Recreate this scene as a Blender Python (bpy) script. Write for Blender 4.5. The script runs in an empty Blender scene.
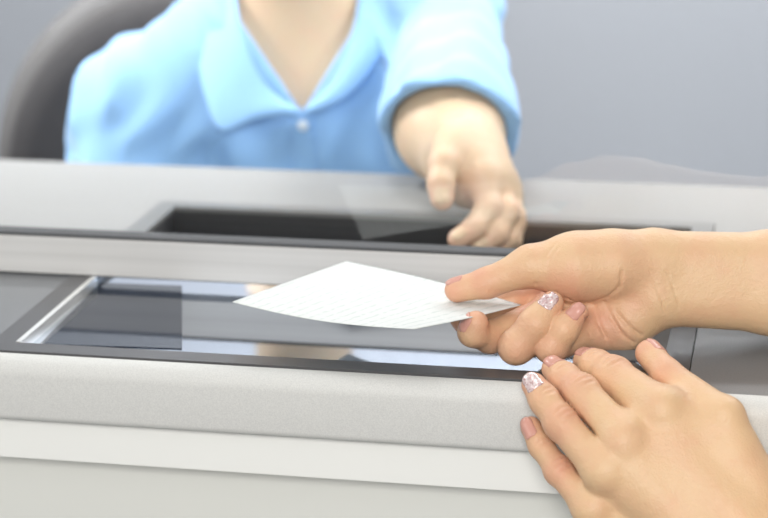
import bpy, bmesh, math, random
import numpy as np
from mathutils import Vector, Matrix

random.seed(7)
SC = bpy.context.scene
COL = SC.collection
FOC = 2000.0                       # focal length in pixels of a 768 wide picture
PITCH, YAW, ROLL = 16.5, 11.8, -0.8
CAM = np.array((0.241, -1.153, 1.424))

# ------------------------------------------------------------------ camera
def axes_of(pitch, yaw, roll):
    p, y, r = (math.radians(v) for v in (pitch, yaw, roll))
    fw = np.array([-math.sin(y) * math.cos(p), math.cos(y) * math.cos(p), -math.sin(p)])
    rt = np.array([math.cos(y), math.sin(y), 0.0])
    up = np.cross(rt, fw)
    r2 = rt * math.cos(r) + up * math.sin(r)
    return r2, np.cross(r2, fw), fw
RT, UP, FW = axes_of(PITCH, YAW, ROLL)
def P(px, py, d):
    """A world point d centimetres deep, measured off the photograph."""
    return CAM + (FW + RT * (px - 384) / FOC - UP * (py - 259) / FOC) * (d / 100.0)
def V(r, u, t):
    """A world direction: r to the right, u up, t towards the photographer."""
    v = RT * r + UP * u - FW * t
    return v / np.linalg.norm(v)

cd = bpy.data.cameras.new('camera')
cam = bpy.data.objects.new('camera', cd); COL.objects.link(cam)
m = Matrix((RT, UP, -FW)).transposed().to_4x4(); m.translation = Vector(CAM)
cam.matrix_world = m
cd.sensor_width = 36; cd.lens = 36 * FOC / 768; cd.clip_start = 0.02
cd.dof.use_dof = True; cd.dof.focus_distance = 1.235; cd.dof.aperture_fstop = 5.6
SC.camera = cam

# ------------------------------------------------------------------ light
SC.view_settings.view_transform = 'Standard'
SC.view_settings.look = 'None'
SC.view_settings.gamma = 1
SC.view_settings.use_curve_mapping = False
SC.view_settings.exposure = 0.36
w = bpy.data.worlds.new('world'); SC.world = w; w.use_nodes = True
bg = w.node_tree.nodes['Background']
bg.inputs['Color'].default_value = (0.93, 0.96, 1.0, 1); bg.inputs['Strength'].default_value = 0.24
def area(name, loc, target, size, power, color=(1, 1, 1)):
    l = bpy.data.lights.new(name, 'AREA'); l.shape = 'RECTANGLE'
    l.size, l.size_y = size; l.energy = power; l.color = color
    o = bpy.data.objects.new(name, l); COL.objects.link(o); o.location = loc
    o.rotation_euler = (Vector(target) - Vector(loc)).to_track_quat('-Z', 'Y').to_euler()
    return o
area('unseen_front_light', (0.32, -2.3, 2.05), (0.05, 0.0, 1.0), (0.8, 0.8), 43, (1.0, 0.97, 0.93))  # unseen key light, placed by the finger shadows; no window known
area('unseen_front_light', (-2.3, -1.5, 2.2), (-0.1, 0.0, 1.0), (1.0, 1.0), 10, (1.0, 0.98, 0.96))  # weak fill light added from the left
area('ceiling_light', (-0.30, 0.02, 2.7), (0.0, 0.03, 1.0), (1.1, 0.5), 4, (1.0, 0.98, 0.95))
area('added_teller_spot', (-1.3, 0.62, 1.95), (-0.35, 0.68, 1.05), (0.5, 0.4), 4.0).data.spread = math.radians(65)  # unseen side spots added for the teller, narrowed to spare the cheque
area('added_teller_spot', (0.80, 0.68, 1.95), (-0.08, 0.68, 1.10), (0.5, 0.4), 1.7).data.spread = math.radians(60)
area('added_teller_spot', (-0.35, 0.42, 2.3), (-0.2, 0.70, 1.05), (0.5, 0.3), 0.9).data.spread = math.radians(60)  # added to lift the teller's chest and neck
area('added_wall_fill', (0.3, 1.75, 2.7), (0.3, 2.5, 1.0), (2.6, 0.2), 74)  # added to brighten the back wall, fixture unseen

# ------------------------------------------------------------------ materials
def mat(name, color, rough=0.5, metal=0.0, **kw):
    mt = bpy.data.materials.new(name); mt.use_nodes = True
    b = mt.node_tree.nodes['Principled BSDF']
    b.inputs['Base Color'].default_value = (*color, 1)
    b.inputs['Roughness'].default_value = rough; b.inputs['Metallic'].default_value = metal
    for k, v in kw.items(): b.inputs[k.replace('_', ' ')].default_value = v
    return mt
def nodes(mt): return mt.node_tree.nodes, mt.node_tree.links, mt.node_tree.nodes['Principled BSDF']
def speckle(mt, scale, c0, c1, bump=0.0, stretch=(1, 1, 1)):
    n, l, b = nodes(mt)
    tc = n.new('ShaderNodeTexCoord'); mp = n.new('ShaderNodeMapping'); mp.inputs['Scale'].default_value = stretch
    nz = n.new('ShaderNodeTexNoise'); nz.inputs['Scale'].default_value = scale; nz.inputs['Detail'].default_value = 4
    rp = n.new('ShaderNodeValToRGB')
    rp.color_ramp.elements[0].position = 0.3; rp.color_ramp.elements[0].color = (*c0, 1)
    rp.color_ramp.elements[1].position = 0.7; rp.color_ramp.elements[1].color = (*c1, 1)
    l.new(tc.outputs['Object'], mp.inputs['Vector']); l.new(mp.outputs[0], nz.inputs['Vector'])
    l.new(nz.outputs['Fac'], rp.inputs['Fac']); l.new(rp.outputs['Color'], b.inputs['Base Color'])
    if bump:
        bp = n.new('ShaderNodeBump'); bp.inputs['Strength'].default_value = bump; bp.inputs['Distance'].default_value = 0.001
        l.new(nz.outputs['Fac'], bp.inputs['Height']); l.new(bp.outputs[0], b.inputs['Normal'])
    return mt
M = {}
M['top'] = speckle(mat('grey laminate', (.2, .2, .2), .42), 900, (.15, .156, .163), (.19, .196, .203), .05)
M['nosing'] = speckle(mat('silver laminate', (.5, .5, .5), .6, .0), 1300, (.54, .545, .53), (.64, .645, .62), .10)
M['worktop'] = speckle(mat('pale laminate', (.6, .6, .6), .75, 0, Specular_IOR_Level=.25), 300, (.26, .26, .255), (.285, .285, .28))
M['white'] = mat('white lacquer', (.80, .81, .78), .5)
M['panel'] = mat('pale panel', (.68, .69, .65), .5)
M['frame'] = mat('charcoal frame', (.085, .085, .088), .3)
M['rearframe'] = mat('grey frame', (.16, .16, .155), .5)
M['floorplate'] = mat('dark polished plate', (.50, .54, .60), .05, 1.0)
M['scoop'] = mat('dark scoop', (.022, .022, .023), .45)
M['glint_metal'] = mat('polished steel', (.9, .9, .88), .25, .6)
M['rail'] = speckle(mat('brushed aluminium', (.6, .6, .6), .33, .0), 40, (.54, .54, .53), (.62, .62, .61), 0, (.05, 1, 6))
M['gasket'] = mat('dark gasket', (.07, .072, .076), .85)
M['wall'] = mat('grey wall paint', (.48, .505, .55), .9)
M['carpet'] = speckle(mat('floor covering', (.3, .3, .3), .9), 200, (.25, .25, .26), (.33, .33, .34))
M['chair'] = speckle(mat('charcoal upholstery', (.05, .045, .047), .8), 300, (.030, .027, .029), (.05, .046, .047))
M['chairedge'] = mat('grey plastic shell', (.14, .135, .135), .6)
M['black'] = mat('black plastic', (.02, .02, .022), .5)
M['hair'] = mat('brown hair', (.09, .045, .025), .5)
M['denim'] = mat('dark trousers', (.05, .06, .09), .8)
M['blouse'] = mat('white blouse', (.75, .74, .72), .8)
M['shoe'] = mat('black shoe', (.02, .02, .02), .4)
M['shirt'] = mat('light blue cotton', (.26, .48, .78), .8)
n, l, b = nodes(M['shirt']); b.inputs['Sheen Weight'].default_value = .25
M['button'] = mat('pale button', (.7, .78, .85), .3)
M['eye'] = mat('eye white', (.8, .78, .75), .2)
M['lip'] = mat('lips', (.5, .16, .14), .4)

g = bpy.data.materials.new('clear glass'); g.use_nodes = True; M['glass'] = g
n, l = g.node_tree.nodes, g.node_tree.links; n.clear()
out = n.new('ShaderNodeOutputMaterial'); mx = n.new('ShaderNodeMixShader'); tr = n.new('ShaderNodeBsdfTransparent')
gl = n.new('ShaderNodeBsdfGlossy'); gl.inputs['Roughness'].default_value = 0.02; fr = n.new('ShaderNodeFresnel'); fr.inputs['IOR'].default_value = 1.95
tr.inputs['Color'].default_value = (.985, .99, .99, 1)
ge = n.new('ShaderNodeNewGeometry'); inv = n.new('ShaderNodeMath'); inv.operation = 'SUBTRACT'; inv.inputs[0].default_value = 1.0
fm = n.new('ShaderNodeMath'); fm.operation = 'MULTIPLY'
l.new(ge.outputs['Backfacing'], inv.inputs[1]); l.new(fr.outputs[0], fm.inputs[0]); l.new(inv.outputs[0], fm.inputs[1])   # each pane mirrors at its outer faces only
l.new(fm.outputs[0], mx.inputs[0]); l.new(tr.outputs[0], mx.inputs[1]); l.new(gl.outputs[0], mx.inputs[2]); l.new(mx.outputs[0], out.inputs[0])

def skin(name, pale, pink, sss=.12):
    mt = mat(name, pale, .5); n, l, b = nodes(mt)
    at = n.new('ShaderNodeAttribute'); at.attribute_name = 'flush_shade'
    tc = n.new('ShaderNodeTexCoord')
    nz = n.new('ShaderNodeTexNoise'); nz.inputs['Scale'].default_value = 55; nz.inputs['Detail'].default_value = 5
    ma = n.new('ShaderNodeMath'); ma.operation = 'MULTIPLY_ADD'; ma.inputs[1].default_value = .8; ma.inputs[2].default_value = -.36
    ad = n.new('ShaderNodeMath'); ad.operation = 'ADD'; ad.use_clamp = True
    mx = n.new('ShaderNodeMix'); mx.data_type = 'RGBA'
    mx.inputs['A'].default_value = (*pale, 1); mx.inputs['B'].default_value = (*pink, 1)
    l.new(tc.outputs['Object'], nz.inputs['Vector']); l.new(nz.outputs['Fac'], ma.inputs[0])
    l.new(ma.outputs[0], ad.inputs[0]); l.new(at.outputs['Fac'], ad.inputs[1])
    l.new(ad.outputs[0], mx.inputs['Factor']); l.new(mx.outputs['Result'], b.inputs['Base Color'])
    vo = n.new('ShaderNodeTexVoronoi'); vo.inputs['Scale'].default_value = 850
    n2 = n.new('ShaderNodeTexNoise'); n2.inputs['Scale'].default_value = 240; n2.inputs['Detail'].default_value = 4
    l.new(tc.outputs['Object'], vo.inputs['Vector']); l.new(tc.outputs['Object'], n2.inputs['Vector'])
    a2 = n.new('ShaderNodeMath'); a2.operation = 'MULTIPLY_ADD'; a2.inputs[1].default_value = .35
    l.new(vo.outputs['Distance'], a2.inputs[0]); l.new(n2.outputs['Fac'], a2.inputs[2])
    bp = n.new('ShaderNodeBump'); bp.inputs['Strength'].default_value = .4; bp.inputs['Distance'].default_value = .0012
    l.new(a2.outputs[0], bp.inputs['Height']); l.new(bp.outputs[0], b.inputs['Normal'])
    b.inputs['Subsurface Weight'].default_value = sss; b.inputs['Subsurface Radius'].default_value = (1, .35, .18); b.inputs['Subsurface Scale'].default_value = .006
    return mt
M['skin'] = skin('warm skin', (.66, .445, .26), (.62, .27, .19), .05)
M['tskin'] = skin('pale skin', (.64, .48, .32), (.66, .38, .28))
M['nail'] = mat('pale pink nail varnish', (.58, .30, .24), .28)
gm = mat('glitter nail varnish', (.7, .5, .48), .25, .3); M['glitter'] = gm
n, l, b = nodes(gm); tc = n.new('ShaderNodeTexCoord'); vo = n.new('ShaderNodeTexVoronoi'); vo.inputs['Scale'].default_value = 900
rp = n.new('ShaderNodeValToRGB'); rp.color_ramp.elements[0].color = (.48, .26, .26, 1); rp.color_ramp.elements[1].color = (.88, .8, .78, 1)
l.new(tc.outputs['Object'], vo.inputs['Vector']); l.new(vo.outputs['Color'], rp.inputs['Fac']); l.new(rp.outputs[0], b.inputs['Base Color'])
pm = mat('cheque paper', (.72, .745, .725), .9, 0, Specular_IOR_Level=.1); M['paper'] = pm
n, l, b = nodes(pm); uv = n.new('ShaderNodeUVMap')
mp = n.new('ShaderNodeMapping'); mp.inputs['Scale'].default_value = (22, 60, 1)
br = n.new('ShaderNodeTexNoise'); br.inputs['Scale'].default_value = 1.0; br.inputs['Detail'].default_value = 3
wv = n.new('ShaderNodeTexWave'); wv.bands_direction = 'Y'; wv.inputs['Scale'].default_value = 5.5; wv.inputs['Distortion'].default_value = 0
mu = n.new('ShaderNodeMath'); mu.operation = 'MULTIPLY'
rp = n.new('ShaderNodeValToRGB'); rp.color_ramp.elements[0].position = .38; rp.color_ramp.elements[0].color = (.68, .70, .685, 1)
rp.color_ramp.elements[1].position = .55; rp.color_ramp.elements[1].color = (.58, .62, .60, 1)
l.new(uv.outputs[0], mp.inputs[0]); l.new(mp.outputs[0], br.inputs['Vector']); l.new(uv.outputs[0], wv.inputs['Vector'])
l.new(br.outputs['Fac'], mu.inputs[0]); l.new(wv.outputs['Fac'], mu.inputs[1]); l.new(mu.outputs[0], rp.inputs[0]); l.new(rp.outputs[0], b.inputs['Base Color'])

# ------------------------------------------------------------------ object helpers
def link(name, me, material, parent=None, smooth=False):
    o = bpy.data.objects.new(name, me); COL.objects.link(o)
    if material is not None: me.materials.append(material)
    if parent is not None: o.parent = parent
    if smooth: me.polygons.foreach_set('use_smooth', [True] * len(me.polygons))
    return o
def obj(name, bm, material, parent=None, smooth=False):
    me = bpy.data.meshes.new(name); bmesh.ops.recalc_face_normals(bm, faces=bm.faces); bm.to_mesh(me); bm.free()
    return link(name, me, material, parent, smooth)
def empty(name, loc, label, cat, group=None):
    o = bpy.data.objects.new(name, None); COL.objects.link(o); o.location = loc; o.empty_display_size = .05
    return tag(o, label, cat, group)
def tag(o, label, cat, group=None):
    o['label'] = label; o['category'] = cat
    if group: o['group'] = group
    return o
def struct(o): o['kind'] = 'structure'; return o
def place(o, parent):
    """Keep a child built in world coordinates where it is."""
    o.parent = parent; o.matrix_parent_inverse = Matrix.Translation(-Vector(parent.location)); return o
def box(bm, x0, x1, y0, y1, z0, z1, bev=0.0):
    r = bmesh.ops.create_cube(bm, size=1)
    for v in r['verts']:
        v.co = Vector((x0 if v.co.x < 0 else x1, y0 if v.co.y < 0 else y1, z0 if v.co.z < 0 else z1))
    if bev:
        ed = list({e for v in r['verts'] for e in v.link_edges})
        bmesh.ops.bevel(bm, geom=ed, offset=bev, segments=3, profile=.5, affect='EDGES')
def boxes(name, lst, material, parent=None, bev=0.0):
    bm = bmesh.new()
    for b_ in lst: box(bm, *b_, bev=bev)
    return obj(name, bm, material, parent)
def prof(name, pts, x0, x1, material, parent=None, smooth=True):
    """Extrude a closed y/z outline along x."""
    bm = bmesh.new()
    a = [bm.verts.new((x0, y, z)) for y, z in pts]; c = [bm.verts.new((x1, y, z)) for y, z in pts]
    k = len(pts)
    for i in range(k): bm.faces.new((a[i], a[(i + 1) % k], c[(i + 1) % k], c[i]))
    bm.faces.new(a); bm.faces.new(c[::-1])
    o = obj(name, bm, material, parent, smooth)
    if smooth: o.data.set_sharp_from_angle(angle=math.radians(40))
    return o
def lathe(bm, pts, cx, cy, seg=24):
    rings = []
    for r, z in pts: rings.append([bm.verts.new((cx + r * math.cos(2 * math.pi * i / seg), cy + r * math.sin(2 * math.pi * i / seg), z)) for i in range(seg)])
    for a, c in zip(rings, rings[1:]):
        for i in range(seg): bm.faces.new((a[i], a[(i + 1) % seg], c[(i + 1) % seg], c[i]))
    bm.faces.new(rings[0][::-1]); bm.faces.new(rings[-1])

# ------------------------------------------------------------------ the room
struct(boxes('floor', [(-4, 4, -4.1, 2.6, -.05, 0)], M['carpet']))
struct(boxes('wall_back', [(-4, 4, 2.5, 2.6, 0, 3)], M['wall']))

struct(boxes('wall_front', [(-4, 4, -4.1, -4, 0, 3)], M['wall']))
# ------------------------------------------------------------------ counter
X0, X1 = -1.5, 1.15
TL, TR, TF, TB = -.268, .186, .0012, .383          # outline of the tray frame
counter = empty('service_counter', (0, .25, 0), 'long grey bank counter with a pale rounded front edge under the glass screen', 'counter')
def cpart(o): return place(o, counter)
cpart(boxes('counter_top', [(X0, TL - .0006, .0, .19, .972, 1.0), (TR + .0006, X1, .0, .19, .972, 1.0)], M['top']))
R_ = .012
pts = [(0.0, 1.0)] + [(-R_ * math.sin(a), 1.0 - R_ + R_ * math.cos(a)) for a in [math.pi / 2 * i / 8 for i in range(1, 9)]]
pts += [(-R_, .962)] + [(-R_ + .005 * (1 - math.cos(a)), .962 - .005 * math.sin(a)) for a in [math.pi / 2 * i / 4 for i in range(1, 5)]] + [(.0, .957)]
cpart(prof('front_edge', pts, X0, X1, M['nosing']))
cpart(boxes('worktop', [(X0, TL - .0006, .19, .505, .972, 1.0), (TR + .0006, X1, .19, .505, .972, 1.0), (TL - .0006, TR + .0006, TB + .0006, .505, .972, 1.0)], M['worktop'], bev=.0))
cpart(boxes('apron', [(X0, X1, -.001, .02, .9275, .957)], M['white']))
cpart(boxes('front_panel', [(X0, X1, .022, .04, 0, .9275)], M['panel']))
cpart(boxes('side_panel', [(X0, X0 + .03, .04, .49, 0, .972)], M['panel']))
cpart(boxes('side_panel', [(X1 - .03, X1, .04, .49, 0, .972)], M['panel']))

tray = empty('cash_tray', ((TL + TR) / 2, .19, .95), 'dark framed pass-through money tray set into the counter under the glass', 'tray')
def tpart(o): return place(o, tray)
FWD = .0165
tpart(boxes('frame', [(TL, TR, TF, TF + FWD, .97, 1.0012), (TL, TL + FWD, TF + FWD, .19, .97, 1.0012), (TR - FWD, TR, TF + FWD, .19, .97, 1.0012)], M['frame']))
rf = tpart(boxes('rear_frame', [(TL, TR, TB - FWD, TB, .9975, 1.0012), (TL, TL + FWD, .19, TB - FWD, .9975, 1.0012), (TR - FWD, TR, .19, TB - FWD, .9975, 1.0012)], M['rearframe']))
tpart(boxes('floor_plate', [(TL + FWD, TR - FWD, TF + FWD, .19, .985, .994)], M['floorplate']))
tpart(boxes('scoop', [(TL + FWD, TR - FWD, .19, TB - FWD, .948, .956), (TL, TR, TB - FWD, TB, .948, .9975), (TL, TL + FWD, .19, TB - FWD, .948, .9975), (TR - FWD, TR, .19, TB - FWD, .948, .9975)], M['scoop']))
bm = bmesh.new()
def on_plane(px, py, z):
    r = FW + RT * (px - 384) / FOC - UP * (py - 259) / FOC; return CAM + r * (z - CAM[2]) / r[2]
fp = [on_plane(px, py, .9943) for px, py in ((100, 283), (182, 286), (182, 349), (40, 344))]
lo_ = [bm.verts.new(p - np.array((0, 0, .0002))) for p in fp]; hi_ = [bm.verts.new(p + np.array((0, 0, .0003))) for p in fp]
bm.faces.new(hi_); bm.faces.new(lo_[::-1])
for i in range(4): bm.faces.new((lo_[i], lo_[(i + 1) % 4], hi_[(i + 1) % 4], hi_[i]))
dp = tpart(obj('dark_reflection', bm, mat('dark blue glossy reflection patch', (.02, .028, .045), .06, 0.0, IOR=1.7)))  # dark patch added in place of a reflection on the plate, source unknown
dp['label'] = 'dark blue glossy reflection patch added at the left end'
st = tpart(prof('bevel_glint', [(TF + FWD, .994), (.166, .994), (.166, 1.0018), (TF + FWD, 1.0018)], TL + FWD, TL + FWD + .0035, M['glint_metal'], None, False))  # bright strip stands for light caught on the frame's bevel
st['label'] = 'bright strip for the glint on the frame bevel'

screen = empty('glass_screen', (0, .18, 1.0), 'clear glass security screen standing in a pale metal rail across the counter', 'glass screen')
def spart(o): return place(o, screen)
spart(boxes('rail', [(X0, X1, .168, .184, 1.0014, 1.0295)], M['rail'], bev=.001))
spart(boxes('gasket', [(X0, X1, .1684, .1838, 1.0297, 1.0318)], M['gasket']))
spart(boxes('pane', [(X0, X1, .1735, .1795, 1.0300, 1.95)], M['glass']))

# ------------------------------------------------------------------ organic surfaces from blended solids
def axis(lo, hi, f0, f1, h, H):
    """Grid lines lo..hi: spacing h inside f0..f1, growing to H outside."""
    a = list(np.arange(f0, f1 + h, h)); s = h
    while a[-1] < hi: s = min(s * 1.18, H); a.append(a[-1] + s)
    s = h
    while a[0] > lo: s = min(s * 1.18, H); a.insert(0, a[0] - s)
    return np.array(a, np.float32)
def smin(a, c, k):
    h = np.maximum(k - np.abs(a - c), 0) / k
    return np.minimum(a, c) - h * h * k * .25
class Cone:
    def __init__(s, a, c, r1, r2): s.a, s.c, s.r1, s.r2 = np.array(a, np.float32), np.array(c, np.float32), r1, r2
    def bounds(s):
        r = max(s.r1, s.r2); return np.minimum(s.a, s.c) - r, np.maximum(s.a, s.c) + r
    def ev(s, X, Y, Z):
        d = s.c - s.a; L = float(d @ d) + 1e-12
        px, py, pz = X - s.a[0], Y - s.a[1], Z - s.a[2]
        t = np.clip((px * d[0] + py * d[1] + pz * d[2]) / L, 0, 1)
        q = (px - t * d[0]) ** 2 + (py - t * d[1]) ** 2 + (pz - t * d[2]) ** 2
        return np.sqrt(q) - (s.r1 + (s.r2 - s.r1) * t)
class Ell:
    def __init__(s, c, r, rot=None):
        s.c, s.r = np.array(c, np.float32), np.array(r, np.float32); s.R = np.eye(3) if rot is None else np.array(rot)
    def bounds(s): m_ = float(s.r.max()); return s.c - m_, s.c + m_
    def ev(s, X, Y, Z):
        p = [X - s.c[0], Y - s.c[1], Z - s.c[2]]
        q = [s.R[i][0] * p[0] + s.R[i][1] * p[1] + s.R[i][2] * p[2] for i in range(3)]
        k0 = np.sqrt(sum((q[i] / s.r[i]) ** 2 for i in range(3))); k1 = np.sqrt(sum((q[i] / s.r[i] ** 2) ** 2 for i in range(3))) + 1e-9
        return k0 * (k0 - 1) / k1
def ball(p, r): return Cone(p, p, r, r)
FAR = .06
class Grid:
    def __init__(s, ax): s.ax = ax; s.F = np.full([len(a) for a in ax], FAR, np.float32)
    def block(s, lo, hi, mg):
        sl = tuple(slice(max(int(np.searchsorted(a, lo[i] - mg)) - 2, 0), int(np.searchsorted(a, hi[i] + mg)) + 2) for i, a in enumerate(s.ax))
        X = s.ax[0][sl[0]][:, None, None]; Y = s.ax[1][sl[1]][None, :, None]; Z = s.ax[2][sl[2]][None, None, :]
        return sl, X, Y, Z
    def add(s, prims, k):
        for p in prims:
            lo, hi = p.bounds(); sl, X, Y, Z = s.block(lo, hi, FAR)
            s.F[sl] = smin(s.F[sl], p.ev(X, Y, Z).astype(np.float32), k)
    def limb(s, base, prims, kin, kjoin, kcrease):
        """Blend a finger into the palm (base) and only crease it against its neighbours."""
        bs = [p.bounds() for p in prims]; lo = np.min([b_[0] for b_ in bs], 0); hi = np.max([b_[1] for b_ in bs], 0)
        sl, X, Y, Z = s.block(lo, hi, .02); d = None
        u = smin(base[sl], prims[0].ev(X, Y, Z).astype(np.float32), kjoin)
        for p in prims[1:]: u = smin(u, p.ev(X, Y, Z).astype(np.float32), kin)
        s.F[sl] = smin(s.F[sl], u, (kcrease * np.clip((base[sl] - u) / .0012, 0, 1) + 1e-7).astype(np.float32))
    def carve(s, prims, k):
        for p in prims:
            lo, hi = p.bounds(); sl, X, Y, Z = s.block(lo, hi, .012)
            s.F[sl] = -smin(-s.F[sl], p.ev(X, Y, Z).astype(np.float32), k)
    def at(s, p):
        ix, fr = [], []
        for a, v in zip(s.ax, p):
            i = min(max(int(np.searchsorted(a, v)) - 1, 0), len(a) - 2); ix.append(i); fr.append((v - a[i]) / (a[i + 1] - a[i]))
        r = 0.0
        for c in range(8):
            d = (c & 1, c >> 1 & 1, c >> 2 & 1); wgt = 1.0
            for q in range(3): wgt *= fr[q] if d[q] else 1 - fr[q]
            r += wgt * float(s.F[ix[0] + d[0], ix[1] + d[1], ix[2] + d[2]])
        return r
    def mesh(s, name):
        F = s.F; ins = F < 0; sh = [n_ - 1 for n_ in F.shape]
        cnt = np.zeros(sh, np.uint8)
        for dx in (0, 1):
            for dy in (0, 1):
                for dz in (0, 1): cnt += ins[dx:dx + sh[0], dy:dy + sh[1], dz:dz + sh[2]]
        cell = np.argwhere((cnt > 0) & (cnt < 8)); idm = np.full(sh, -1, np.int32); idm[tuple(cell.T)] = np.arange(len(cell))
        acc = np.zeros((len(cell), 3)); num = np.zeros(len(cell)); co = [c for c in np.ndindex(2, 2, 2)]
        for c0 in co:
            for k in range(3):
                if c0[k]: continue
                c1 = list(c0); c1[k] = 1
                f0 = F[tuple((cell + c0).T)]; f1 = F[tuple((cell + c1).T)]; ok = (f0 < 0) != (f1 < 0)
                t = np.where(ok, f0 / np.where(ok, f0 - f1, 1), 0)
                p = np.stack([s.ax[i][cell[:, i] + c0[i]] for i in range(3)], 1).astype(float)
                p[:, k] += t * (s.ax[k][cell[:, k] + 1] - s.ax[k][cell[:, k]])
                acc += p * ok[:, None]; num += ok
        vs = acc / num[:, None]; quads = []
        for k in range(3):
            a = [slice(None)] * 3; c = [slice(None)] * 3; a[k] = slice(0, -1); c[k] = slice(1, None)
            ch = np.argwhere(ins[tuple(a)] != ins[tuple(c)]); u, v_ = (k + 1) % 3, (k + 2) % 3
            ok = (ch[:, u] > 0) & (ch[:, v_] > 0) & (ch[:, u] < sh[u]) & (ch[:, v_] < sh[v_]); ch = ch[ok]
            eu = np.zeros(3, int); eu[u] = 1; ev = np.zeros(3, int); ev[v_] = 1
            q = np.stack([idm[tuple((ch - o_).T)] for o_ in (eu + ev, ev, np.zeros(3, int), eu)], 1)
            fl = ~ins[tuple(ch.T)]; q[fl] = q[fl][:, ::-1]; quads.append(q)
        q = np.concatenate(quads)
        e = np.concatenate([q[:, [0, 1]], q[:, [1, 2]], q[:, [2, 3]], q[:, [3, 0]]])
        for lam in (.5, -.52, .4):                                   # light fairing
            sm = np.zeros_like(vs); dg = np.zeros(len(vs))
            np.add.at(sm, e[:, 0], vs[e[:, 1]]); np.add.at(dg, e[:, 0], 1)
            vs = vs + lam * (sm / np.maximum(dg, 1)[:, None] - vs)
        me = bpy.data.meshes.new(name)
        me.vertices.add(len(vs)); me.vertices.foreach_set('co', vs.astype(np.float32).ravel())
        me.loops.add(q.size); me.loops.foreach_set('vertex_index', q.astype(np.int32).ravel())
        me.polygons.add(len(q)); me.polygons.foreach_set('loop_start', np.arange(0, q.size, 4, dtype=np.int32))
        me.update(calc_edges=True); me.validate()
        me.polygons.foreach_set('use_smooth', [True] * len(me.polygons))
        return me
def flush_shade(me, spots, floor=0.0):
    """Rosy fingertips, knuckles and palm, plus shade painted on joints and the thumb hollow."""
    vs = np.empty(len(me.vertices) * 3, np.float32); me.vertices.foreach_get('co', vs); vs = vs.reshape(-1, 3); f = np.full(len(vs), floor, np.float32)
    for p, r, a in spots: f = np.maximum(f, a * np.exp(-((vs - np.array(p, np.float32)) ** 2).sum(1) / (r * r)))
    at = me.attributes.new('flush_shade', 'FLOAT', 'POINT'); at.data.foreach_set('value', f)

def nail(grid, dip, tip, dorsal, r, material, parent, half=.0052, back=.0055, fwd=.0075):
    ax = tip - dip; ax = ax / np.linalg.norm(ax); d = dorsal - ax * (dorsal @ ax); d = d / np.linalg.norm(d); sd = np.cross(ax, d)
    NU, NV = 14, 11; top = []
    for i in range(NU):
        u = -back + (back + fwd) * i / (NU - 1)
        # rounded cuticle and free edge
        e = 1.0; ub = i / (NU - 1)
        if ub < .2: e = math.sqrt(max(1 - ((.2 - ub) / .2) ** 2 * .75, 0))
        if ub > .8: e = math.sqrt(max(1 - ((ub - .8) / .2) ** 2 * .75, 0))
        for j in range(NV):
            a = (j / (NV - 1) * 2 - 1) * half * e / r
            o = tip + ax * min(u, 0); th = max(u, 0) / (r * 1.25)
            dr = (d * math.cos(a) + sd * math.sin(a)) * math.cos(th) + ax * math.sin(th)
            t = r * .4
            for _ in range(40):
                f = grid.at(o + dr * t)
                if f > -1e-5 and f < 1e-5: break
                t = min(t - f * .8, r * 1.22)
            lift = .0005 + .0007 * max(th, 0) - .0006 * (abs(a) * r / half) ** 4
            top.append((o + dr * (t + lift), o + dr * (t + lift - .0012)))
    bm = bmesh.new(); A = [bm.verts.new(p[0]) for p in top]; B = [bm.verts.new(p[1]) for p in top]
    ix = lambda i, j: i * NV + j
    for i in range(NU - 1):
        for j in range(NV - 1):
            bm.faces.new((A[ix(i, j)], A[ix(i + 1, j)], A[ix(i + 1, j + 1)], A[ix(i, j + 1)])); bm.faces.new((B[ix(i, j)], B[ix(i, j + 1)], B[ix(i + 1, j + 1)], B[ix(i + 1, j)]))
    rim = [ix(0, j) for j in range(NV)] + [ix(i, NV - 1) for i in range(1, NU)] + [ix(NU - 1, j) for j in range(NV - 2, -1, -1)] + [ix(i, 0) for i in range(NU - 2, 0, -1)]
    for a, c in zip(rim, rim[1:] + rim[:1]): bm.faces.new((A[a], A[c], B[c], B[a]))
    return place(obj('fingernail', bm, material, None, True), parent)

def chain(pts, rad):
    return [Cone(pts[i], pts[i + 1], rad[i], rad[i + 1]) for i in range(len(pts) - 1)]

# ------------------------------------------------------------------ the cheque
ZA, ZB, ZC, ZD = P(232, 302, 128), P(346, 261.5, 139), P(414, 329, 122.3), P(521.5, 305, 128)
bm = bmesh.new(); NQ = 40; uvl = bm.loops.layers.uv.new('UVMap'); gv = {}
for i in range(NQ + 1):
    for j in range(NQ + 1):
        u, v_ = i / NQ, j / NQ
        p = ZA * (1 - u) * (1 - v_) + ZB * (1 - u) * v_ + ZC * u * (1 - v_) + ZD * u * v_
        p = p - UP * .0035 * math.sin(math.pi * u) * (1 - v_) - UP * .0008 * math.sin(math.pi * v_) * u * u + UP * .0016 * math.sin(math.pi * u) * v_
        gv[i, j] = bm.verts.new(p)
for i in range(NQ):
    for j in range(NQ):
        f = bm.faces.new((gv[i, j], gv[i + 1, j], gv[i + 1, j + 1], gv[i, j + 1]))
        for lp, (a, c) in zip(f.loops, ((i, j), (i + 1, j), (i + 1, j + 1), (i, j + 1))): lp[uvl].uv = (c / NQ, a / NQ)
cheque = obj('cheque', bm, M['paper'], None, True)
sm_ = cheque.modifiers.new('thickness', 'SOLIDIFY'); sm_.thickness = .0003; sm_.offset = 0
tag(cheque, 'white printed cheque pinched between the thumb and fingers in front of the glass', 'cheque')

# ------------------------------------------------------------------ the customer
customer = empty('person', (.52, -.27, 0), 'person at right handing over a white cheque, other hand resting on the counter edge', 'person')
H = .00085
fine = [(.0, .290), (-.115, .125), (.870, 1.085)]
lohi = [(-.03, .86), (-.62, .24), (-.02, 1.66)]
G = Grid([axis(lohi[i][0], lohi[i][1], fine[i][0], fine[i][1], H, .016) for i in range(3)])
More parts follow.
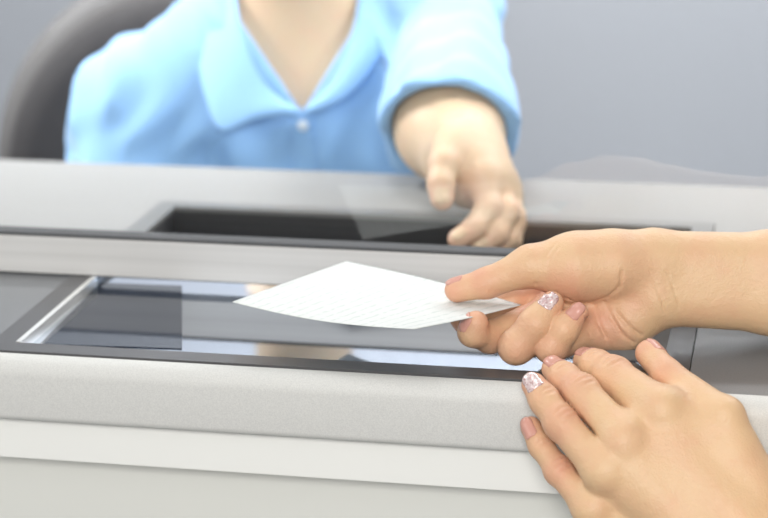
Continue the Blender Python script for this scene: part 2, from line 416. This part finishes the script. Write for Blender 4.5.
# -- right hand, holding the cheque
D = 128.6
RW = dict(
    thumb=[P(531, 266, D - .9), P(487, 283, D - .6), P(457, 290, D - .3)],
    index=[P(562, 292, D + 3.0), P(512, 302, D + 2.0), P(481, 312, D + 1.9), P(461, 319.5, D + 1.9)],
    middle=[P(554, 310, D + 1.6), P(490, 337, D - 1.0), P(473, 332, D - 2.2), P(476, 323, D - 2.6)],
    ring=[P(571, 320, D + .4), P(516, 347, D - 3.0), P(536, 323, D - 3.6), P(551, 303.5, D - 3.5)],
    pinky=[P(590, 332, D - .2), P(551, 347, D - 3.4), P(564, 329, D - 3.8), P(578, 313, D - 3.8)])
E1 = P(1010, 268, D - 1)
palm = [
    Cone(P(655, 259.5, D), P(775, 262.5, D), .0186, .0190), Cone(P(658, 297, D), P(775, 303, D), .0182, .0190), Cone(P(655, 279, D + .3), P(775, 283, D + .5), .019, .024),
    Cone(P(775, 262.5, D), P(1010, 258, D - 1), .0190, .026), Cone(P(775, 303, D), P(1010, 300, D - 1), .0190, .026), Cone(P(775, 283, D + .5), E1, .024, .033),
    Cone(P(650, 263, D), P(612, 265, D - .6), .0195, .0208), Cone(P(612, 265, D - .6), P(574, 267, D - .8), .0208, .0208), Cone(P(574, 267, D - .8), P(532, 266, D - .9), .0204, .0122),
    Cone(P(650, 300, D), P(624, 322, D + .2), .0180, .0165), Cone(P(624, 322, D + .2), P(600, 328, D + .2), .0165, .0135),
    Cone(P(640, 272, D + 1.4), P(563, 288, D + 2.4), .0150, .0120), Cone(P(640, 284, D + 1.4), P(555, 310, D + 2.0), .0150, .0118),
    Cone(P(640, 297, D + 1.0), P(571, 320, D + 1.0), .0145, .0112), Cone(P(640, 308, D + .7), P(590, 332, D + .4), .0140, .0105)]
# -- left hand, resting on the edge
LW = dict(
    thumb=[P(724, 417, 117.4), P(667, 374, 120.6), P(649, 353.5, 122.2)],
    index=[P(660, 409, 117.9), P(613, 376, 121.0), P(596, 366, 122.4), P(586, 361, 123.4)],
    middle=[P(624, 439, 117.3), P(581, 392.5, 119.8), P(564, 377.5, 121.2), P(554, 369, 122.2)],
    ring=[P(604, 471, 117.1), P(562, 423, 118.9), P(544.5, 400, 119.8), P(534, 385, 120.5)],
    pinky=[P(592, 509, 118.0), P(559, 471, 119.6), P(541, 446, 120.5), P(531, 427, 121.0)])
EL = np.array((.39, -.25, .96))
back = [
    Cone(P(660, 410, 118.2), P(752, 520, 116.8), .0130, .0150), Cone(P(622, 442, 117.5), P(738, 535, 116.6), .0128, .0158),
    Cone(P(604, 473, 117.6), P(724, 552, 117.0), .0120, .0155), Cone(P(592, 510, 118.4), P(712, 572, 117.4), .0105, .0145),
    Cone(P(725, 416, 117.4), P(751, 486, 117.2), .0112, .0145), Cone(P(751, 486, 117.2), P(772, 548, 117.0), .0145, .0190),
    Cone(P(682, 408, 119.0), P(738, 470, 117.6), .0105, .0150), Cone(P(676, 412, 118.2), P(728, 452, 117.4), .0120, .0145), Cone(P(668, 440, 117.5), P(735, 520, 116.3), .0122, .0155), Cone(P(634, 470, 117.3), P(705, 545, 116.5), .0122, .0155), Cone(P(640, 428, 118.0), P(700, 500, 117.2), .0118, .014), Cone(P(612, 458, 117.6), P(690, 530, 117.2), .0115, .014),
    Cone(P(765, 552, 117.0), EL + (.0, .02, .01), .0190, .034), Cone(P(735, 572, 117.2), EL - (.02, .02, .0), .0185, .032)]
knuckles = [ball(P(662, 408, 117.3), .0080), ball(P(623, 441, 116.9), .0090), ball(P(604, 471, 117.0), .0082), ball(P(592, 507, 117.8), .0080)]
ER = E1
SR, SL = np.array((.60, -.09, 1.28)), np.array((.41, -.33, 1.28))
coarse = [Cone(ER, SR, .036, .05), Cone(EL, SL, .036, .05), Cone(SR, SL, .055, .055), Cone((.50, -.21, 1.28), (.53, -.26, .98), .085, .10),
          Cone((.545, -.20, 1.22), (.56, -.22, .98), .08, .10), Cone((.455, -.28, 1.22), (.50, -.30, .98), .08, .10),
          Cone((.50, -.21, 1.30), (.475, -.18, 1.40), .055, .048), Ell((.455, -.165, 1.50), (.085, .08, .115)), Cone((.43, -.15, 1.44), (.41, -.135, 1.43), .05, .035),
          Cone((.40, -.125, 1.50), (.382, -.112, 1.475), .010, .013),
          Cone((.56, -.22, .95), (.57, -.20, .50), .085, .055), Cone((.57, -.20, .50), (.60, -.20, .06), .052, .036), Cone((.50, -.31, .95), (.50, -.31, .50), .085, .055), Cone((.50, -.31, .50), (.53, -.32, .06), .052, .036),
          Cone((.60, -.20, .04), (.50, -.12, .03), .035, .028), Cone((.53, -.32, .04), (.43, -.24, .03), .035, .028)]
G.add(coarse, .03); G.add(palm, .011); G.add(back, .010); G.add(knuckles, .010)
G.add([Cone(P(642, 425, 118.2), P(628, 406, 120.0), .0095, .0085), Cone(P(613, 457, 117.8), P(609, 448, 118.8), .009, .0075), Cone(P(600, 492, 118.2), P(600, 493, 118.8), .008, .007)], .006)
base = G.F.copy()
RAD = dict(thumb=[.0122, .0096, .0080], index=[.0108, .0094, .0084, .0072], middle=[.0110, .0100, .0092, .0078], ring=[.0110, .0108, .0103, .0080], pinky=[.0098, .0100, .0092, .0067])
RADL = dict(thumb=[.0112, .0090, .0085], index=[.0128, .0115, .0100, .0081], middle=[.0122, .0105, .0092, .0077], ring=[.0116, .0101, .0090, .0076], pinky=[.0098, .0080, .0072, .0065])
for W_, R__ in ((RW, RAD), (LW, RADL)):
    for k_ in ('thumb', 'index', 'middle', 'ring', 'pinky'):
        pr = chain(W_[k_], R__[k_]); q = W_[k_]
        pass
        if k_ != 'thumb' and W_ is LW: pr += [ball(q[1], R__[k_][1] * 1.025)]
        G.limb(base, pr, .004, .009 if W_ is RW else .006, .0008)
def groove(A, B, away, depth, wdt):
    """Deepen the line where two fingers lie against each other."""
    bs = [p.bounds() for p in A + B]; sl, X, Y, Z = G.block(np.min([b_[0] for b_ in bs], 0), np.max([b_[1] for b_ in bs], 0), .004)
    da = np.min([p.ev(X, Y, Z) for p in A], 0); db = np.min([p.ev(X, Y, Z) for p in B], 0)
    far = np.clip((np.sqrt((X - away[0]) ** 2 + (Y - away[1]) ** 2 + (Z - away[2]) ** 2) - .006) / .010, 0, 1)
    G.F[sl] += (depth * far * np.exp(-((da - db) / wdt) ** 2) * np.clip(1 - np.maximum(da, db) / .004, 0, 1)).astype(np.float32)
ch_ = {k_: chain(LW[k_], RADL[k_]) for k_ in LW}
for ka, kb in (('index', 'middle'), ('middle', 'ring'), ('ring', 'pinky')): groove(ch_[ka], ch_[kb], (LW[ka][0] + LW[kb][0]) / 2, .0022, .0016)
# creases where the skin folds
cr = []
def crease(pts, r=.0007):
    for a, c in zip(pts, pts[1:]): cr.append(Cone(a, c, r, r))
def onskin(px, py, d0):
    """First point of the skin along a sight line."""
    d = d0
    for _ in range(80):
        f = G.at(P(px, py, d))
        if f < 2e-5: break
        d += max(f, 2e-5) * 100 * .9
    return P(px, py, d)
for poly in ([(536, 284), (548, 293), (566, 299), (588, 303), (606, 298), (620, 287), (622, 272)], [(604, 302), (612, 318), (622, 334), (634, 343)], [(594, 306), (598, 322), (606, 338)],
             [(586, 318), (590, 334)], [(616, 312), (628, 326), (642, 336)]):
    crease([onskin(x, y, 112) for x, y in poly], .0006)
G.carve(cr, .0022)
cr.clear()
for poly in ([(650, 270), (654, 283), (661, 297), (664, 312)], [(668, 272), (674, 290), (679, 308)], [(560, 246), (552, 256), (548, 268)], [(556, 243), (545, 258)]):
    crease([onskin(x, y, 112) for x, y in poly], .0003)
G.carve(cr, .0012)
cr.clear()
def ring_wrinkles(q, i, dors, n=3, sp=.0028, r=.0098, wid=.55):
    ax_ = q[i + 1] - q[i - 1]; ax_ = ax_ / np.linalg.norm(ax_); d = dors - ax_ * (dors @ ax_); d /= np.linalg.norm(d); sd = np.cross(ax_, d)
    for k in range(n):
        o = q[i] + ax_ * (k - (n - 1) / 2) * sp; ln = []
        for a in np.linspace(-wid, wid, 5):
            dr = d * math.cos(a) + sd * math.sin(a) + ax_ * .12 * (k - (n - 1) / 2) * math.cos(a * 2.5); t = r * .5
            for _ in range(40): t -= G.at(o + dr * t) * .8
            ln.append(o + dr * t)
        crease(ln, .00062)
for k_ in ('index', 'middle', 'ring', 'pinky'):
    ring_wrinkles(LW[k_], 1, V(.25, .55, .8)); ring_wrinkles(LW[k_], 2, V(.1, .6, .8), 2, .0022)
G.carve(cr, .0014)
# the hand is pressed flat where it lies on the counter and its rounded edge
yy, zz = G.ax[1][None, :, None], G.ax[2][None, None, :]
top_ = np.where(yy >= 0, zz - 1.0, np.where(zz > .988, np.hypot(yy, zz - .988) - .012, -yy - .012)) - np.where(yy > -.002, .0017, .0008)
G.F = np.maximum(G.F, np.where(zz > .93, -top_, -1)).astype(np.float32)
me = G.mesh('body')
sp = [(P(535, 325, 126.5), .035, .42), (P(605, 325, 126.5), .03, .35)]
for W_ in (RW, LW):
    for k_, q in W_.items():
        sp.append((q[-1], .011, .75)); sp.append((q[1], .0135, .75))  # joint spots mix browner skin with some painted shade
        if k_ != 'thumb': sp.append((q[2], .0115, .5))
for p_, r_, a_ in ((P(560, 300, 126.5), .024, .45), (P(600, 325, 127), .022, .5), (P(625, 262, 126), .02, .25), (P(540, 294, 128.5), .018, 1.0), (P(522, 297, 130.5), .016, .6)): sp.append((p_, r_, a_))  # last two spots paint the shade in the hollow under the thumb
for p_ in (P(664, 403, 117.4), P(627, 442, 117.0), P(608, 477, 117.0)): sp.append((p_, .010, .15))
flush_shade(me, sp)
cbody = place(link('body', me, M['skin']), customer)
for W_, R__, dors in (
        (RW, RAD, dict(thumb=V(-.15, 1, .12), index=V(-.5, -.6, -.2), middle=V(-1, .0, .15), ring=V(-.35, .30, .9), pinky=V(-.25, .35, .9))),
        (LW, RADL, dict(thumb=V(.72, .3, .62), index=V(-.1, .8, .55), middle=V(-.1, .75, .6), ring=V(-.35, .5, .8), pinky=V(-.55, .2, .8)))):
    for k_, q in W_.items():
        nl = nail(G, q[-2], q[-1], dors[k_], R__[k_][-1], M['glitter'] if k_ == 'ring' else M['nail'], customer, back=.0055 if W_ is RW else .0075, half=.0064 if k_ == 'thumb' else (.0050 if k_ == 'pinky' else .0060))
        if k_ == 'ring': nl['label'] = 'glittery pink fingernail'

# -- clothes and hair of the customer, beside the picture
def cloth(name, prims, k, material, parent, lo, hi, h, cuts=()):
    g_ = Grid([np.arange(lo[i], hi[i], h, dtype=np.float32) for i in range(3)]); g_.add(prims, k)
    for c_ in cuts: c_(g_)
    return place(link(name, g_.mesh(name), material), parent)
def grow(c, d): return Cone(c.a, c.c, c.r1 + d, c.r2 + d)
mid = lambda a, c, t: a + (c - a) * t
cloth('blouse', [Cone(SR, mid(SR, ER, .55), .062, .055), Cone(SL, mid(SL, EL, .55), .062, .055)] + [grow(c, .012) for c in coarse[2:6]], .03, M['blouse'], customer, (.28, -.55, .80), (.80, .12, 1.42), .008)
cloth('trousers', [grow(c, .014) for c in coarse[10:14]] + [Cone((.56, -.22, .98), (.50, -.30, .98), .105, .105)], .03, M['denim'], customer, (.30, -.52, .03), (.80, -.02, 1.02), .009)
cloth('hair', [Ell((.478, -.183, 1.525), (.092, .088, .112)), Cone((.51, -.21, 1.50), (.54, -.24, 1.30), .06, .035)], .03, M['hair'], customer, (.34, -.34, 1.2), (.66, -.04, 1.68), .008)
cloth('shoe', [Cone((.615, -.21, .045), (.49, -.11, .038), .043, .036)], .02, M['shoe'], customer, (.40, -.30, -.01), (.72, -.02, .12), .006)
cloth('shoe', [Cone((.545, -.33, .045), (.42, -.23, .038), .043, .036)], .02, M['shoe'], customer, (.34, -.42, -.01), (.64, -.14, .12), .006)

# ------------------------------------------------------------------ the teller
teller = empty('person', (-.20, .70, .5), 'person in light blue shirt seated behind the glass, one bare forearm reaching forward', 'person')
NK = P(297, 0, 190)
SLT, SRT = P(135, 107, 191), P(450, 20, 191)
TW = dict(
    thumb=[P(452, 140, 156.0), P(444, 164, 153.6), P(441, 184, 152.6), P(442, 199, 152.2)],
    index=[P(484, 180, 154.4), P(489, 208, 153.2), P(475, 228, 152.2), P(458, 239, 151.6)],
    middle=[P(494, 182, 155.6), P(505, 212, 154.0), P(496, 233, 153.0), P(480, 247, 152.6)],
    ring=[P(501, 187, 157.0), P(512, 217, 155.2), P(507, 238, 154.4), P(494, 250, 154.0)],
    pinky=[P(505, 193, 158.4), P(514, 222, 156.8), P(511, 241, 156.0), P(502, 250, 155.6)])
def lohi_of(*pts): a = np.array(pts); return a.min(0), a.max(0)
T = Grid([axis(-.55, .12, -.09, .06, .0017, .006), axis(.24, .90, .25, .46, .0017, .006), axis(.42, 1.42, .96, 1.13, .0017, .006)])
trunk = [Cone(P(245, 25, 192), SLT, .036, .040), Cone(P(350, 25, 192), SRT, .036, .038),
         Ell(NK + np.array((.0, .01, -.16)), (.155, .088, .17)), Ell(NK + np.array((.0, .02, -.34)), (.145, .095, .22)), Cone(NK + np.array((0, .03, -.02)), NK + np.array((0, -.01, .10)), .050, .048)]
arml = [Cone(SLT, P(118, 330, 187), .038, .038), Cone(P(118, 330, 187), P(150, 520, 168), .038, .028), Cone(P(150, 520, 168), P(190, 540, 160), .026, .026)]
armr = [Cone(SRT, P(452, 100, 172), .036, .043), Cone(P(452, 100, 172), P(450, 128, 166), .043, .0432), Cone(P(450, 128, 166), P(466, 160, 158.5), .0435, .032), Cone(P(466, 160, 158.5), P(476, 174, 156), .030, .024),
        Cone(P(474, 172, 156), TW['index'][0], .021, .0125), Cone(P(478, 175, 157), TW['middle'][0], .020, .0125), Cone(P(480, 178, 158), TW['ring'][0], .019, .012), Cone(P(480, 180, 159), TW['pinky'][0], .018, .011), Cone(P(462, 146, 158.0), P(451, 150, 155.6), .018, .0135)]
HC = NK + np.array((0, -.015, .215))
headp = [Ell(HC, (.073, .092, .108)), Cone(HC + np.array((0, -.03, -.07)), HC + np.array((0, -.05, -.085)), .045, .034), Cone(HC + np.array((0, -.092, .0)), HC + np.array((0, -.112, -.028)), .009, .013),
         ball(HC + np.array((.075, .005, -.015)), .018), ball(HC + np.array((-.075, .005, -.015)), .018)]
T.add(trunk, .05); T.add(arml + armr, .016); T.add(headp, .02)
tb = T.F.copy()
for k_, rr in (('thumb', [.014, .0118, .0104, .0090]), ('index', [.012, .0108, .0092, .008]), ('middle', [.012, .0110, .0095, .008]), ('ring', [.0115, .0105, .009, .0078]), ('pinky', [.0105, .0092, .008, .007])):
    T.limb(tb, chain(TW[k_], rr), .004, .009, .0018)
T.carve([ball(HC + np.array((s_ * .032, -.098, .012)), .016) for s_ in (1, -1)], .01)
me = T.mesh('body')
flush_shade(me, [(q[-1], .014, .7) for q in TW.values()] + [(q[1], .012, .5) for q in TW.values()] + [(q[2], .012, .5) for q in TW.values()] + [(P(475, 190, 154), .02, .5)])
tbody = place(link('body', me, M['tskin']), teller)
for k_, dr in (('thumb', V(0, -.1, 1)), ('index', V(-.3, .3, 1)), ('middle', V(-.2, .3, 1)), ('ring', V(-.2, .3, 1)), ('pinky', V(-.2, .3, 1))):
    nail(T, TW[k_][-2], TW[k_][-1], dr, .0085, M['tskin'], teller, half=.0062 if k_ == 'thumb' else .005)
# shirt
S = Grid([axis(-.56, .14, -.5, .1, .0042, .006), axis(.40, .90, .44, .86, .0042, .006), axis(.55, 1.22, .95, 1.2, .0042, .006)])
S.add([Cone(P(245, 22, 192), SLT, .046, .050), Cone(P(350, 22, 192), SRT, .046, .046), Ell(NK + np.array((.0, .01, -.16)), (.170, .102, .18)), Ell(NK + np.array((.0, .02, -.34)), (.16, .11, .22))], .05)
S.add([Cone(SLT, P(108, 290, 188), .048, .058)], .05)
CU0, CU1 = SRT, P(446, 160, 160.5)
S.add([Cone(CU0, CU1, .043, .0620)], .025)
XX, YY, ZZ = S.ax[0][:, None, None], S.ax[1][None, :, None], S.ax[2][None, None, :]
# soft folds of the cloth
S.F += (.0032 * np.sin(XX * 120 + 14 * ZZ + 3 * np.sin(ZZ * 40)) * np.sin(ZZ * 21 + XX * 25 + 1) + .002 * np.sin(XX * 61 - YY * 90 + ZZ * 75)).astype(np.float32)
# the sleeve lies on the worktop
S.F = np.maximum(S.F, np.where(YY < .512, 1.0035 - ZZ, -1)).astype(np.float32)
# the open neck
tipv = P(302, 113, 184); e1 = P(226, 0, 186) - tipv; e2 = P(372, 0, 186) - tipv
n1, n2 = (np.cross(tipv - CAM, e) / np.linalg.norm(np.cross(tipv - CAM, e)) for e in (e1, e2))
if n1 @ e2 > 0: n1 = -n1
if n2 @ e1 > 0: n2 = -n2
wedge = np.maximum(np.maximum(n1[0] * (XX - tipv[0]) + n1[1] * (YY - tipv[1]) + n1[2] * (ZZ - tipv[2]), n2[0] * (XX - tipv[0]) + n2[1] * (YY - tipv[1]) + n2[2] * (ZZ - tipv[2])), YY - (NK[1] + .0))
S.F = np.maximum(S.F, -wedge.astype(np.float32))
S.carve([Cone(NK + np.array((0, .03, -.01)), NK + np.array((0, .0, .15)), .066, .068)], .004)
# hollow cuffs, cut square to the arm
ad = CU1 - CU0; ad /= np.linalg.norm(ad)
cut = P(441, 134, 165.5)
ad2 = ad + V(-.1, -1, 0) * .75; ad2 /= np.linalg.norm(ad2)
pl = (XX - cut[0]) * ad2[0] + (YY - cut[1]) * ad2[1] + (ZZ - cut[2]) * ad2[2]
near = (Cone(CU0, CU1 + ad * .03, .078, .078).ev(XX, YY, ZZ) < 0) & (pl > -.07)
S.F = np.where(near, np.maximum(S.F, pl), S.F).astype(np.float32)
S.carve([Cone(CU1 - ad * .09, CU1 + ad * .03, .044, .0575)], .003)
a2 = P(108, 290, 188) - SLT; a2 /= np.linalg.norm(a2); c2 = P(108, 290, 188) - a2 * .01
pl = (XX - c2[0]) * a2[0] + (YY - c2[1]) * a2[1] + (ZZ - c2[2]) * a2[2]
near = (Cone(SLT, c2 + a2 * .1, .075, .075).ev(XX, YY, ZZ) < 0) & (pl > -.04)
S.F = np.where(near, np.maximum(S.F, pl), S.F).astype(np.float32)
S.carve([Cone(c2 - a2 * .05, c2 + a2 * .05, .046, .055)], .003)
shirt = place(link('shirt', S.mesh('shirt'), M['shirt']), teller)
def strip(name, rows, th, material, parent, sub=2):
    bm = bmesh.new(); vv = [[bm.verts.new(p) for p in r] for r in rows]
    for a, c in zip(vv, vv[1:]):
        for i in range(len(a) - 1): bm.faces.new((a[i], a[i + 1], c[i + 1], c[i]))
    o = obj(name, bm, material, None, True)
    s1 = o.modifiers.new('thickness', 'SOLIDIFY'); s1.thickness = th; s1.offset = 0
    s2 = o.modifiers.new('soften', 'SUBSURF'); s2.levels = sub; s2.render_levels = sub
    return place(o, parent)
def leaf(rows): return [[P(*a), (P(*a) + P(*c)) / 2 + V(0, .1, 1) * .005, P(*c)] for a, c in rows]
cl = strip('collar', leaf([((262, -70, 196), (232, -45, 198)), ((238, -40, 190), (204, -10, 193)), ((236, 0, 186), (193, 40, 187.5)), ((246, 46, 183.8), (202, 96, 184.3)), ((262, 80, 183.3), (218, 144, 183.4)), ((278, 97, 183.1), (248, 118, 182.8)), ((302, 110, 182.8), (299, 117, 182.9))]), .003, M['shirt'], shirt)
cr_ = strip('collar', leaf([((335, -70, 196), (372, -55, 198)), ((358, -40, 190), (398, -20, 193)), ((359, 0, 185.5), (398, 16, 187)), ((350, 42, 184), (380, 62, 183.6)), ((334, 76, 183.3), (355, 94, 182.4)), ((322, 94, 183.1), (332, 108, 182.5)), ((303, 110, 182.8), (307, 117, 182.9))]), .003, M['shirt'], shirt)
def front_of(px, py, d0=165.0):
    d = d0
    for _ in range(120):
        f = S.at(P(px, py, d))
        if f < 1e-4: break
        d += max(f, 1e-4) * 90
    return P(px, py, d)
strip('placket', [[front_of(x + dx, y) + V(0, 0, 1) * .0022 for dx in (-11, -4, 4, 11)] for x, y in ((302, 112), (303, 130), (304, 150), (305, 175), (306, 200), (307, 230))], .003, M['shirt'], shirt)
for x, y in ((303, 126), (305, 190)):
    p = front_of(x, y) + V(0, 0, 1) * .0045; bm = bmesh.new(); bmesh.ops.create_uvsphere(bm, u_segments=16, v_segments=8, radius=.0055)
    for v_ in bm.verts: v_.co = Vector(p) + Vector((v_.co.x, v_.co.y * .35, v_.co.z))
    place(obj('button', bm, M['button'], None, True), shirt)
cloth('hair', [Ell(HC + np.array((0, .022, .03)), (.086, .092, .105)), Ell(HC + np.array((0, .045, -.02)), (.07, .06, .09))], .03, M['hair'], teller, HC - .16, HC + .18, .006, [lambda g_: g_.carve([Ell(HC + np.array((0, -.085, -.03)), (.062, .06, .085))], .01)])
for s_ in (1, -1):
    bm = bmesh.new(); bmesh.ops.create_uvsphere(bm, u_segments=16, v_segments=10, radius=.012)
    for v_ in bm.verts: v_.co += Vector(HC + np.array((s_ * .032, -.078, .012)))
    place(obj('eye', bm, M['eye'], None, True), teller)
cloth('lips', [Ell(HC + np.array((0, -.094, -.058)), (.022, .007, .007))], .005, M['lip'], teller, HC + np.array((-.04, -.12, -.08)), HC + np.array((.04, -.07, -.03)), .002)
WL = NK + np.array((0, .02, -.50))
cloth('trousers', [Cone(WL + np.array((-.08, 0, 0)), WL + np.array((.08, 0, 0)), .11, .11), Cone(WL + np.array((-.09, -.02, -.03)), WL + np.array((-.10, -.40, -.01)) * np.array((1, 1, 1)), .085, .065), Cone(WL + np.array((.09, -.02, -.03)), WL + np.array((.10, -.40, -.01)), .085, .065),
                   Cone(WL + np.array((-.10, -.40, -.01)), WL + np.array((-.10, -.45, -.50)), .062, .045), Cone(WL + np.array((.10, -.40, -.01)), WL + np.array((.10, -.45, -.50)), .062, .045)], .03, M['denim'], teller, WL - np.array((.26, .60, .58)), WL + np.array((.26, .2, .16)), .01)
for s_ in (1, -1):
    f0 = WL + np.array((s_ * .10, -.45, -.57)); cloth('shoe', [Cone(f0, f0 + np.array((0, -.15, -.008)), .045, .038)], .02, M['shoe'], teller, f0 - np.array((.06, .22, .06)), f0 + np.array((.06, .08, .09)), .006)

# ------------------------------------------------------------------ the chair
chc = P(232, 150, 216.5); cx, cy = float(chc[0]), float(chc[1])
chair = empty('office_chair', (cx, cy - .2, 0), 'dark grey office chair with a rounded high back behind the seated person', 'chair')
def panel(name, a, zc, bh, y, th, ex, material, curve=.05, inset=0):
    bm = bmesh.new(); K_ = 64; rings = []
    for rr, dy in ((0.0, -th / 2), (.5, -th / 2), (.86, -th / 2), (.96, -th * .36), (1.0, 0.0), (.97, th * .36), (.88, th / 2), (.5, th / 2), (0.0, th / 2)):
        ring = []
        for i in range(K_):
            t = 2 * math.pi * i / K_; c, s_ = math.cos(t), math.sin(t)
            x = a * rr * math.copysign(abs(c) ** (2 / ex), c); z = bh * rr * math.copysign(abs(s_) ** (2 / ex), s_)
            ring.append(bm.verts.new((cx + x, y + dy - curve * (x / a) ** 2, zc + z)))
        rings.append(ring)
    for A_, B_ in zip(rings, rings[1:]):
        for i in range(K_): bm.faces.new((A_[i], A_[(i + 1) % K_], B_[(i + 1) % K_], B_[i]))
    bmesh.ops.remove_doubles(bm, verts=bm.verts, dist=1e-5)
    return place(obj(name, bm, material, None, True), chair)
panel('back_shell', .262, .865, .262, cy + .02, .05, 2.35, M['chairedge'])
panel('backrest', .238, .862, .240, cy - .012, .05, 2.35, M['chair'])
sz = float(WL[2]) - .150
bm = bmesh.new(); box(bm, cx - .25, cx + .25, cy - .50, cy - .03, sz - .09, sz, .03); place(obj('seat', bm, M['chair'], None, True), chair)
bm = bmesh.new(); lathe(bm, [(.03, .10), (.03, .30), (.022, .30), (.022, sz - .088)], cx, cy - .26); place(obj('column', bm, M['black']), chair)
bm = bmesh.new(); box(bm, cx - .03, cx + .03, cy - .12, cy + .07, sz - .075, sz - .05, .005); box(bm, cx - .03, cx + .03, cy + .05, cy + .075, sz - .075, .75, .005); place(obj('back_support', bm, M['black']), chair)
for i in range(5):
    a = math.radians(90 + 72 * i); bm = bmesh.new(); box(bm, 0, .30, -.022, .022, .065, .10, .006)
    bmesh.ops.rotate(bm, verts=bm.verts, cent=(0, 0, 0), matrix=Matrix.Rotation(a, 3, 'Z')); bmesh.ops.translate(bm, verts=bm.verts, vec=(cx, cy - .26, 0))
    leg = place(obj('leg', bm, M['black']), chair)
    bm = bmesh.new(); bmesh.ops.create_cone(bm, cap_ends=True, segments=24, radius1=.028, radius2=.028, depth=.03, matrix=Matrix.Rotation(math.pi / 2, 4, 'X'))
    bmesh.ops.translate(bm, verts=bm.verts, vec=(cx + .285 * math.cos(a), cy - .26 + .285 * math.sin(a), .030)); place(obj('caster', bm, M['black']), leg).matrix_parent_inverse = Matrix.Identity(4)
